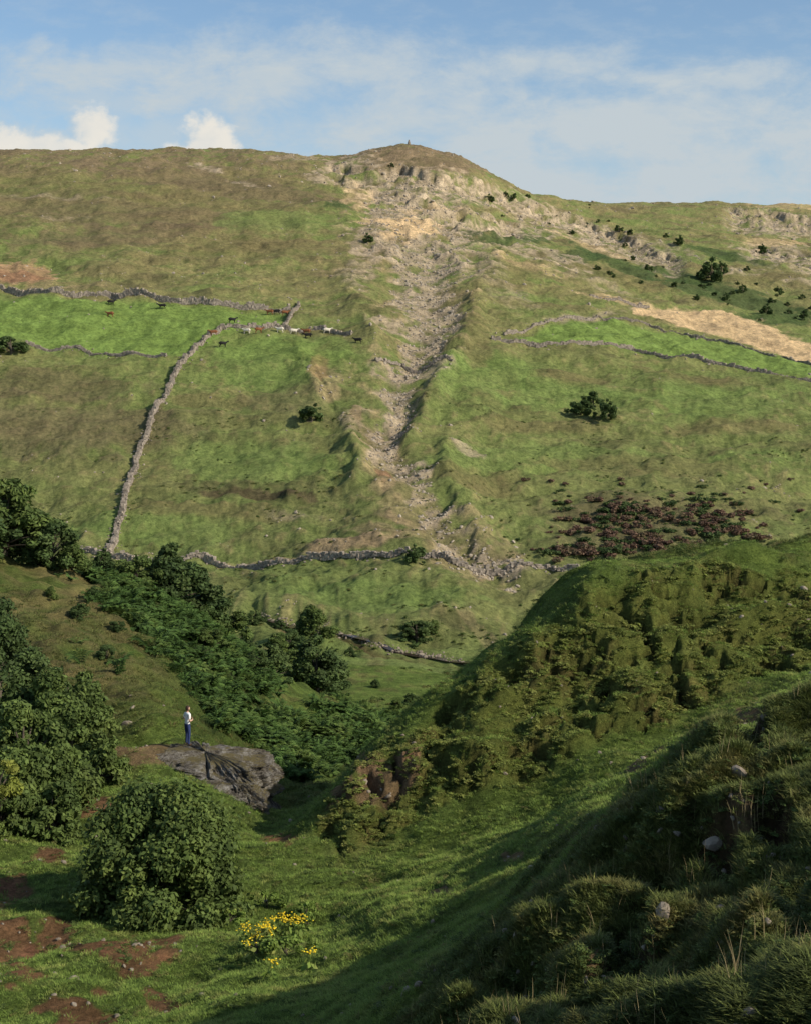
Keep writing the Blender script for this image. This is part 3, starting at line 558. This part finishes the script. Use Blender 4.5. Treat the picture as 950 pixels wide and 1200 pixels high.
def outcrop(cx,cy,ztop,lx,ly,lz,rz,seed):
    n1_,n2_=200,150;th=np.linspace(0,2*np.pi,n1_,endpoint=False);ph=np.linspace(-np.pi/2,np.pi/2,n2_);T_,P__=np.meshgrid(th,ph)
    e=.35;f=lambda a,k:np.sign(a)*np.abs(a)**k
    x=f(np.cos(P__),e)*f(np.cos(T_),.5);y=f(np.cos(P__),e)*f(np.sin(T_),.5);z=f(np.sin(P__),.6)
    cx_=np.cos(T_)*2.2;sx_=np.sin(T_)*2.2
    nz=fbm(cx_+z*1.1,sx_-z*1.7,6,seed,.7);st=perlin(z*6+.3*x,x*.8+y,seed+4);jo=np.abs(perlin(cx_*2.2,sx_*2.2+z*.3,seed+9));k=1+.30*nz+.11*np.sign(st)*np.abs(st)**.5-.32*sm(.14-jo,0,.10)
    k=k*np.ones_like(x);k[0]=k[-1]=1
    x=x*k*lx/2;y=y*k*ly/2;z=z*lz/2;z=np.where(z>0,z+.16*nz,z)
    c,s=math.cos(rz),math.sin(rz);co=np.stack([cx+x*c-y*s,cy+x*s+y*c,ztop-lz/2+z-.05*x],-1).reshape(-1,3)
    F_=[]
    for j in range(n2_-1):
        for i in range(n1_): F_.append((j*n1_+i,j*n1_+(i+1)%n1_,(j+1)*n1_+(i+1)%n1_,(j+1)*n1_+i))
    LINK(bpy.data.objects.new('rock_outcrop',mk_mesh('rock_outcrop',co,F_,4,[M_out],None,False)));return co
px,py=(220-CU)/FP*61,61.
FZ=(HZ-876)/FP*61
co1=outcrop(px+.9,60.2,FZ,5.4,4.2,4.6,-.25,3)
outcrop(px-1.9,60.2,FZ-.15,3.2,3.2,3.0,.2,8)
outcrop(px+2.0,58.2,FZ-.55,3.2,2.6,4.0,.1,12)
m_=np.hypot(co1[:,0]-px,co1[:,1]-py)<.5;FZ=np.sort(co1[m_,2])[-3] if m_.sum()>3 else FZ

# ---------------------------------------------------------------- figures (skin modifier)
def skin(name,verts,edges,rad,sub=2,root=0):
    me=bpy.data.meshes.new(name);me.from_pydata(verts,edges,[]);o=LINK(bpy.data.objects.new(name,me))
    m=o.modifiers.new('s','SKIN');m.use_smooth_shade=True
    sv=me.skin_vertices[0].data
    for i,r in enumerate(rad): sv[i].radius=(r,r) if not isinstance(r,tuple) else r;sv[i].use_root=(i==root)
    s=o.modifiers.new('d','SUBSURF');s.levels=sub;s.render_levels=sub
    dg=bpy.context.evaluated_depsgraph_get();nm=bpy.data.meshes.new_from_object(o.evaluated_get(dg));bpy.data.objects.remove(o);return nm
M_skin=plain('skin',(.50,.30,.21),.6,.1);M_shirt=plain('white_shirt',(.78,.76,.72),.9,.06,20);M_jean=plain('blue_jeans',(.03,.045,.12),.9,.25,10);M_hair=plain('brown_hair',(.05,.03,.02),.6,.3,30);M_shoe=plain('brown_shoes',(.06,.035,.02),.6,.1);M_eye=plain('eyes',(.03,.02,.015),.3)
bv=[(0,0,.95),(0,0,1.07),(0,0,1.27),(0,0,1.39),(0,0,1.46),(0,.01,1.52),
(.095,0,.86),(.11,.02,.49),(.12,-.02,.10),(.14,.12,.045),
(-.095,0,.86),(-.12,.05,.49),(-.15,.03,.10),(-.19,.17,.045),
(.185,0,1.38),(.27,-.06,1.12),(.14,.17,1.12),
(-.185,0,1.38),(-.26,-.03,1.12),(-.13,.19,1.16)]
be=[(0,1),(1,2),(2,3),(3,4),(4,5),(0,6),(6,7),(7,8),(8,9),(0,10),(10,11),(11,12),(12,13),(3,14),(14,15),(15,16),(3,17),(17,18),(18,19)]
br=[(.15,.115),(.13,.095),(.155,.11),(.12,.09),.055,.05,.095,.066,.048,.042,.095,.066,.048,.042,.062,.044,.03,.062,.044,.03]
bm_=skin('body',bv,be,br)
for m in (M_jean,M_shirt,M_skin,M_shoe): bm_.materials.append(m)
for p in bm_.polygons:
    c_=p.center;z=c_.z
    p.material_index=3 if z<.11 else 0 if z<.98 and abs(c_.x)<.24 else 2 if (z>1.46 or (z<1.22 and (abs(c_.x)>.2 or (c_.y>.12 and abs(c_.x)>.08)))) else 1
man=LINK(bpy.data.objects.new('standing_person',None))
def child(me,nm,par,loc=(0,0,0),rot=(0,0,0)):
    o=LINK(bpy.data.objects.new(nm,me));o.parent=par;o.location=loc;o.rotation_euler=rot;return o
child(bm_,'body',man)
def headmesh():
    bm=bmesh.new();bmesh.ops.create_uvsphere(bm,u_segments=24,v_segments=18,radius=1.)
    for v in bm.verts:
        x,y,z=v.co;t=1-.22*max(0,-z)
        if y>0: y*=1-.12*max(0,abs(z))
        v.co=(x*.075*t,y*.093+.0,z*.118)
        if y>.9 and -.25<z<.2 and abs(x)<.2: v.co.y+=.022*(1-(z+.15)**2*4)
        if y>.75 and .12<z<.3 and .2<abs(x)<.5: v.co.y-=.008
        if y>.7 and -.75<z<-.55 and abs(x)<.35: v.co.y+=.006
    me=bpy.data.meshes.new('head');bm.to_mesh(me);bm.free();me.materials.append(M_skin)
    for p in me.polygons:p.use_smooth=True
    return me
child(headmesh(),'head',man,(0,.02,1.615))
def ball(nm,loc,s,mat,seg=12):
    bm=bmesh.new();bmesh.ops.create_uvsphere(bm,u_segments=seg,v_segments=seg,radius=1.)
    for v in bm.verts: v.co=(v.co.x*s[0],v.co.y*s[1],v.co.z*s[2])
    me=bpy.data.meshes.new(nm);bm.to_mesh(me);bm.free();me.materials.append(mat);return child(me,nm,man,loc)
bm=bmesh.new();bmesh.ops.create_uvsphere(bm,u_segments=24,v_segments=18,radius=1.)
bmesh.ops.delete(bm,geom=[v for v in bm.verts if v.co.y>.25 and v.co.z<.45 or v.co.z<-.75],context='VERTS')
for v in bm.verts: v.co=(v.co.x*.086,v.co.y*.103,v.co.z*.128)
hm=bpy.data.meshes.new('hair');bm.to_mesh(hm);bm.free();hm.materials.append(M_hair);child(hm,'hair',man,(0,.012,1.622))
for sx in (-1,1):
    ball('ear',(sx*.077,.015,1.61),(.012,.02,.03),M_skin);ball('eye',(sx*.03,.103,1.625),(.012,.008,.008),M_eye)
ball('mouth',(0,.107,1.555),(.024,.005,.006),plain('lips',(.35,.12,.1),.6))
for sx,w_ in ((1,(.14,.17,1.12)),(-1,(-.13,.19,1.16))):
    wx,wy,wz=w_;d_=Vector((-sx*.75,.65,.1)).normalized();up=Vector((0,0,1));vs=[(wx,wy,wz)];ed=[];rr=[.026]
    pm=Vector(w_)+d_*.06;vs.append(tuple(pm));ed.append((0,1));rr.append((.03,.03))
    hv=[skin('palm',vs,ed,rr,1)]
    for k in range(4):
        b0=pm+d_*.01+up*(.027-.018*k);L=[.075,.085,.08,.062][k];b1=b0+d_*L*.5;b2_=b1+d_*L*.35+Vector((0,-.02,0))
        hv.append(skin('finger',[tuple(b0),tuple(b1),tuple(b2_)],[(0,1),(1,2)],[.009,.0085,.007],1))
    t0=Vector(w_)+d_*.03+up*.02;hv.append(skin('thumb',[tuple(t0),tuple(t0+up*.035+d_*.02),tuple(t0+up*.045+d_*.05)],[(0,1),(1,2)],[.011,.01,.008],1))
    for h_ in hv: h_.materials.append(M_skin);child(h_,'hand_part',man)
man.location=(px,py,FZ-.02);man.rotation_euler=(0,0,math.radians(-50))
# cows
def cow(nm,graze):
    v=[(-.95,0,1.18),(-.4,0,1.10),(.25,0,1.08),(.62,0,1.14)]+([(.98,0,.92),(1.2,0,.55),(1.38,0,.2)] if graze else [(.98,0,1.36),(1.2,0,1.5),(1.5,0,1.36)])
    e=[(0,1),(1,2),(2,3),(3,4),(4,5),(5,6)];r=[(.25,.27),(.34,.38),(.33,.37),(.24,.28),.15,.13,.085]
    for sy in (-1,1):
        i=len(v);v+=[(.5,sy*.2,.78),(.52,sy*.2,.42),(.5,sy*.2,.1),(.55,sy*.2,.03)];e+=[(2,i),(i,i+1),(i+1,i+2),(i+2,i+3)];r+=[.12,.065,.045,.05]
        i=len(v);v+=[(-.8,sy*.2,.92),(-.62,sy*.22,.70),(-.92,sy*.2,.44),(-.86,sy*.2,.1),(-.8,sy*.2,.03)];e+=[(0,i),(i,i+1),(i+1,i+2),(i+2,i+3),(i+3,i+4)];r+=[.17,.12,.06,.045,.05]
        i=len(v);p=v[5];v.append((p[0]-.04,sy*.2,p[2]+.06));e.append((5,i));r.append(.035)
    i=len(v);v+=[(-1.2,0,1.2),(-1.24,0,.6)];e+=[(0,i),(i,i+1)];r+=[.035,.03]
    return skin(nm,v,e,r,1,1)
base=[cow('cow_g',True),cow('cow_s',False)]
cm={'k':plain('black_coat',(.015,.014,.013),.7),'b':plain('brown_coat',(.20,.08,.035),.8,.2),'w':plain('cream_coat',(.62,.55,.45),.8,.15)}
CM={}
for k,m in cm.items():
    for j in range(2):
        q=base[j].copy();q.materials.clear();q.materials.append(m);CM[k,j]=q
for i,(u,v,k) in enumerate([(131,358,'k'),(190,362,'k'),(129,373,'b'),(273,377,'k'),(316,369,'b'),(335,370,'b'),(324,368,'k'),(289,391,'w'),(262,408,'k'),(359,393,'b'),(345,391,'w'),(361,396,'k'),(328,391,'w'),(304,391,'b'),(419,404,'k'),(384,392,'w'),(250,393,'b')]):
    x,y,z=hit(u,v+1);place('cow',CM[k,i%3!=0 and 0 or 1],x,y,z-.02,[0.2,3.3,2.9,.4,3.0][i%5],1.35)
# summit cairn
best=max(((float(ground(xx,dd)[0])/dd),xx,dd) for dd in np.linspace(860,960,60) for xx in [(479-CU)/FP*dd]);x,y=best[1],best[2];z=float(ground(x,y)[0])
cs=[];L_=[];A_=[]
for c_ in range(9):
    rr=1.1*(1-c_*.085)
    for k in range(8):
        a_=k*.785+c_*.4;cs.append((x+rr*.6*math.cos(a_),y+rr*.6*math.sin(a_),z+c_*.34+.1));L_.append((.8*rr+.1,.7*rr,.36));A_.append(a_+1.57)
cs=np.array(cs);L_=np.array(L_);A_=np.array(A_);v=cube[None]*L_[:,None]*(1+.2*rng.uniform(-1,1,(len(cs),8,3)))
vx=v[...,0]*np.cos(A_)[:,None]-v[...,1]*np.sin(A_)[:,None];vy=v[...,0]*np.sin(A_)[:,None]+v[...,1]*np.cos(A_)[:,None];v=np.stack([vx,vy,v[...,2]],-1)+cs[:,None]
LINK(bpy.data.objects.new('summit_cairn',mk_mesh('summit_cairn',v.reshape(-1,3),(cf[None]+8*np.arange(len(cs))[:,None,None]).reshape(-1,4),4,[M_wall],None,False)))
# ragwort
def ragwort(n,spread,H,seed):
    r=np.random.default_rng(seed);V=[];Fc=[];MI=[];T=[];o=0
    for k in range(n):
        a=r.random()*6.28;q=spread*r.random()**.5;bx,by=q*math.cos(a),q*math.sin(a);h=H*(.7+.4*r.random())
        v,f=tube([(bx,by,-.1),(bx*1.05,by*1.05,h*.5),(bx*1.1,by*1.1,h)],[.012,.009,.006],4);V.append(v);Fc.append(f+o);MI+=[0]*len(f);T.append(np.full(len(v),.5));o+=len(v)
        v,f,t=leaves(np.array([[bx,by,h*.4]]),np.array([.22]),14,.09,r);V.append(v);Fc.append(f+o);MI+=[0]*len(f);T.append(t);o+=len(v)
        c_=np.stack([bx*1.1+r.normal(size=18)*.10,by*1.1+r.normal(size=18)*.10,h+r.normal(size=18)*.035],-1)
        for p in c_:
            an=np.arange(8)*math.pi/4;ring=np.stack([p[0]+.026*np.cos(an),p[1]+.026*np.sin(an),np.full(8,p[2])],-1)
            V.append(np.concatenate([ring,[p+[0,0,.02]]]));Fc.append(np.array([(0,1,2,8),(2,3,4,8),(4,5,6,8),(6,7,0,8)])+o);MI+=[1]*4;T.append(np.full(9,r.random()));o+=9
    me=mk_mesh('ragwort',np.concatenate(V),np.concatenate(Fc),4,[M_grass,M_fl],MI,False);at=me.attributes.new('tint','FLOAT','POINT');at.data.foreach_set('value',np.concatenate(T).astype(np.float32));return me
for i,(u,v,n,sp) in enumerate(((325,1100,9,.5),(318,1114,4,.35),(345,1102,3,.2),(290,1133,1,.1),(360,1146,1,.1),(320,1150,1,.1),(300,1110,2,.3))):
    x,y,z=hit(u,v,25,60);place('ragwort_plant',ragwort(n,sp,.55,i),x,y,z)
for i,(u,v,h) in enumerate(((300,1120,.8),(360,1085,.8),(335,1122,.6),(270,1085,.5),(312,1065,.6))):
    x,y,z=hit(u,v,25,60);place('nettle_clump',tree_mesh('nettle_clump',h,1.2,900,.06,70+i,M_grass,True,9,.05),x,y,z-.05)
print('objects',time.time()-T0)

# ---------------------------------------------------------------- light, sky, camera
el=math.radians(34);sd=Vector((.91,-.41,0)).normalized();sun_dir=Vector((sd.x*math.cos(el),sd.y*math.cos(el),math.sin(el)))
L=bpy.data.lights.new('sun','SUN');L.energy=5.0;L.angle=math.radians(.53);L.color=(1,.92,.78);lo=LINK(bpy.data.objects.new('sun',L));lo.rotation_euler=sun_dir.to_track_quat('Z','Y').to_euler()
w=bpy.data.worlds.new('World');scene.world=w;w.use_nodes=True;nt=w.node_tree;bg=nt.nodes['Background'];bg.inputs[1].default_value=.135
sky=nt.nodes.new('ShaderNodeTexSky');sky.sky_type='NISHITA';sky.sun_disc=False;sky.sun_elevation=el;sky.sun_rotation=math.atan2(sd.x,sd.y);sky.air_density=1.0;sky.dust_density=.8;sky.ozone_density=2.
tc=nt.nodes.new('ShaderNodeTexCoord');sp=nt.nodes.new('ShaderNodeSeparateXYZ');nt.links.new(tc.outputs['Generated'],sp.inputs[0])
def mth(op,a,b=None,c=None,clamp=False):
    n=nt.nodes.new('ShaderNodeMath');n.operation=op;n.use_clamp=clamp
    for i,q in enumerate((a,b,c)):
        if q is None: continue
        if isinstance(q,(int,float)): n.inputs[i].default_value=q
        else: nt.links.new(q,n.inputs[i])
    return n.outputs[0]
ya=mth('MAXIMUM',sp.outputs[1],.05);az=mth('DIVIDE',sp.outputs[0],ya);ele=mth('DIVIDE',sp.outputs[2],ya)
def nz(sx,sy,scale,det,ro=.55,dis=0.):
    cb=nt.nodes.new('ShaderNodeCombineXYZ');nt.links.new(mth('MULTIPLY',az,sx),cb.inputs[0]);nt.links.new(mth('MULTIPLY',ele,sy),cb.inputs[1]);cb.inputs[2].default_value=sx*.37
    n=nt.nodes.new('ShaderNodeTexNoise');n.inputs['Scale'].default_value=scale;n.inputs['Detail'].default_value=det;n.inputs['Roughness'].default_value=ro;n.inputs['Distortion'].default_value=dis;nt.links.new(cb.outputs[0],n.inputs['Vector']);return n.outputs[0]
puff=nz(1,1.3,30,9,.58);wis=nz(1,1.8,14,10,.66,.2);wis2=nz(1,2.6,26,8,.65)
def ss(x,a,b):
    n=nt.nodes.new('ShaderNodeMapRange');n.interpolation_type='SMOOTHSTEP';nt.links.new(x,n.inputs[0]);n.inputs[1].default_value=a;n.inputs[2].default_value=b;return n.outputs[0]
def ell(u,v,ru,rv):
    a=mth('DIVIDE',mth('SUBTRACT',az,(u-CU)/FP),ru/FP);b=mth('DIVIDE',mth('SUBTRACT',ele,(HZ-v)/FP),rv/FP)
    return mth('SUBTRACT',1.,mth('SQRT',mth('ADD',mth('MULTIPLY',a,a),mth('MULTIPLY',b,b))))
def cum(l):
    m=None
    for q in l:
        e=ell(*q);m=e if m is None else mth('MAXIMUM',m,e)
    return m
pn=mth('MULTIPLY',mth('SUBTRACT',puff,.5),1.5)
c1=ss(mth('ADD',cum([(50,176,110,56),(-10,165,70,44),(105,150,56,44),(243,174,62,58),(225,182,60,34),(-120,150,120,60)]),pn),.0,.7)
c2=mth('MULTIPLY',ss(mth('ADD',cum([(160,122,95,34),(110,118,60,26),(180,160,110,50)]),pn),-.2,.9),.7)
w1=mth('MULTIPLY',ss(mth('ADD',mth('MULTIPLY',mth('SUBTRACT',wis,.5),3.4),cum([(620,76,160,30),(870,88,130,28),(440,84,200,50),(760,92,110,22),(300,85,280,55),(120,80,150,40),(700,150,480,75),(700,220,500,55)])),-.25,1.1),.8)
w2=mth('MULTIPLY',ss(wis2,.42,.75),.22)
hz=mth('MULTIPLY',ss(ele,.25,.10),.30)
mk=mth('MAXIMUM',mth('MAXIMUM',c1,c2),mth('ADD',mth('ADD',w1,w2),mth('ADD',hz,.08)))
cr=nt.nodes.new('ShaderNodeMix');cr.data_type='RGBA';nt.links.new(mth('MULTIPLY',mk,.95,clamp=True),cr.inputs[0])
tint=nt.nodes.new('ShaderNodeMix');tint.data_type='RGBA';tint.blend_type='MULTIPLY';tint.inputs[0].default_value=1;nt.links.new(sky.outputs[0],tint.inputs[6]);tint.inputs[7].default_value=(.86,.96,1.0,1)
nt.links.new(tint.outputs[2],cr.inputs[6])
cc=nt.nodes.new('ShaderNodeMix');cc.data_type='RGBA';nt.links.new(ss(mth('ADD',c1,mth('MULTIPLY',puff,.8)),.9,1.6),cc.inputs[0]);cc.inputs[6].default_value=(4.0,4.5,4.8,1);cc.inputs[7].default_value=(6.4,6.0,5.3,1)
nt.links.new(cc.outputs[2],cr.inputs[7]);nt.links.new(cr.outputs[2],bg.inputs[0])
cam=bpy.data.cameras.new('camera');co_=LINK(bpy.data.objects.new('camera',cam));cam.sensor_width=36;cam.lens=36*FP/1200;cam.shift_y=-(600-HZ)/1200
co_.rotation_euler=(math.radians(90),0,0);cam.clip_start=.5;cam.clip_end=20000;scene.camera=co_
scene.view_settings.view_transform='Standard';scene.view_settings.look='None';scene.view_settings.exposure=0
print('done',time.time()-T0)
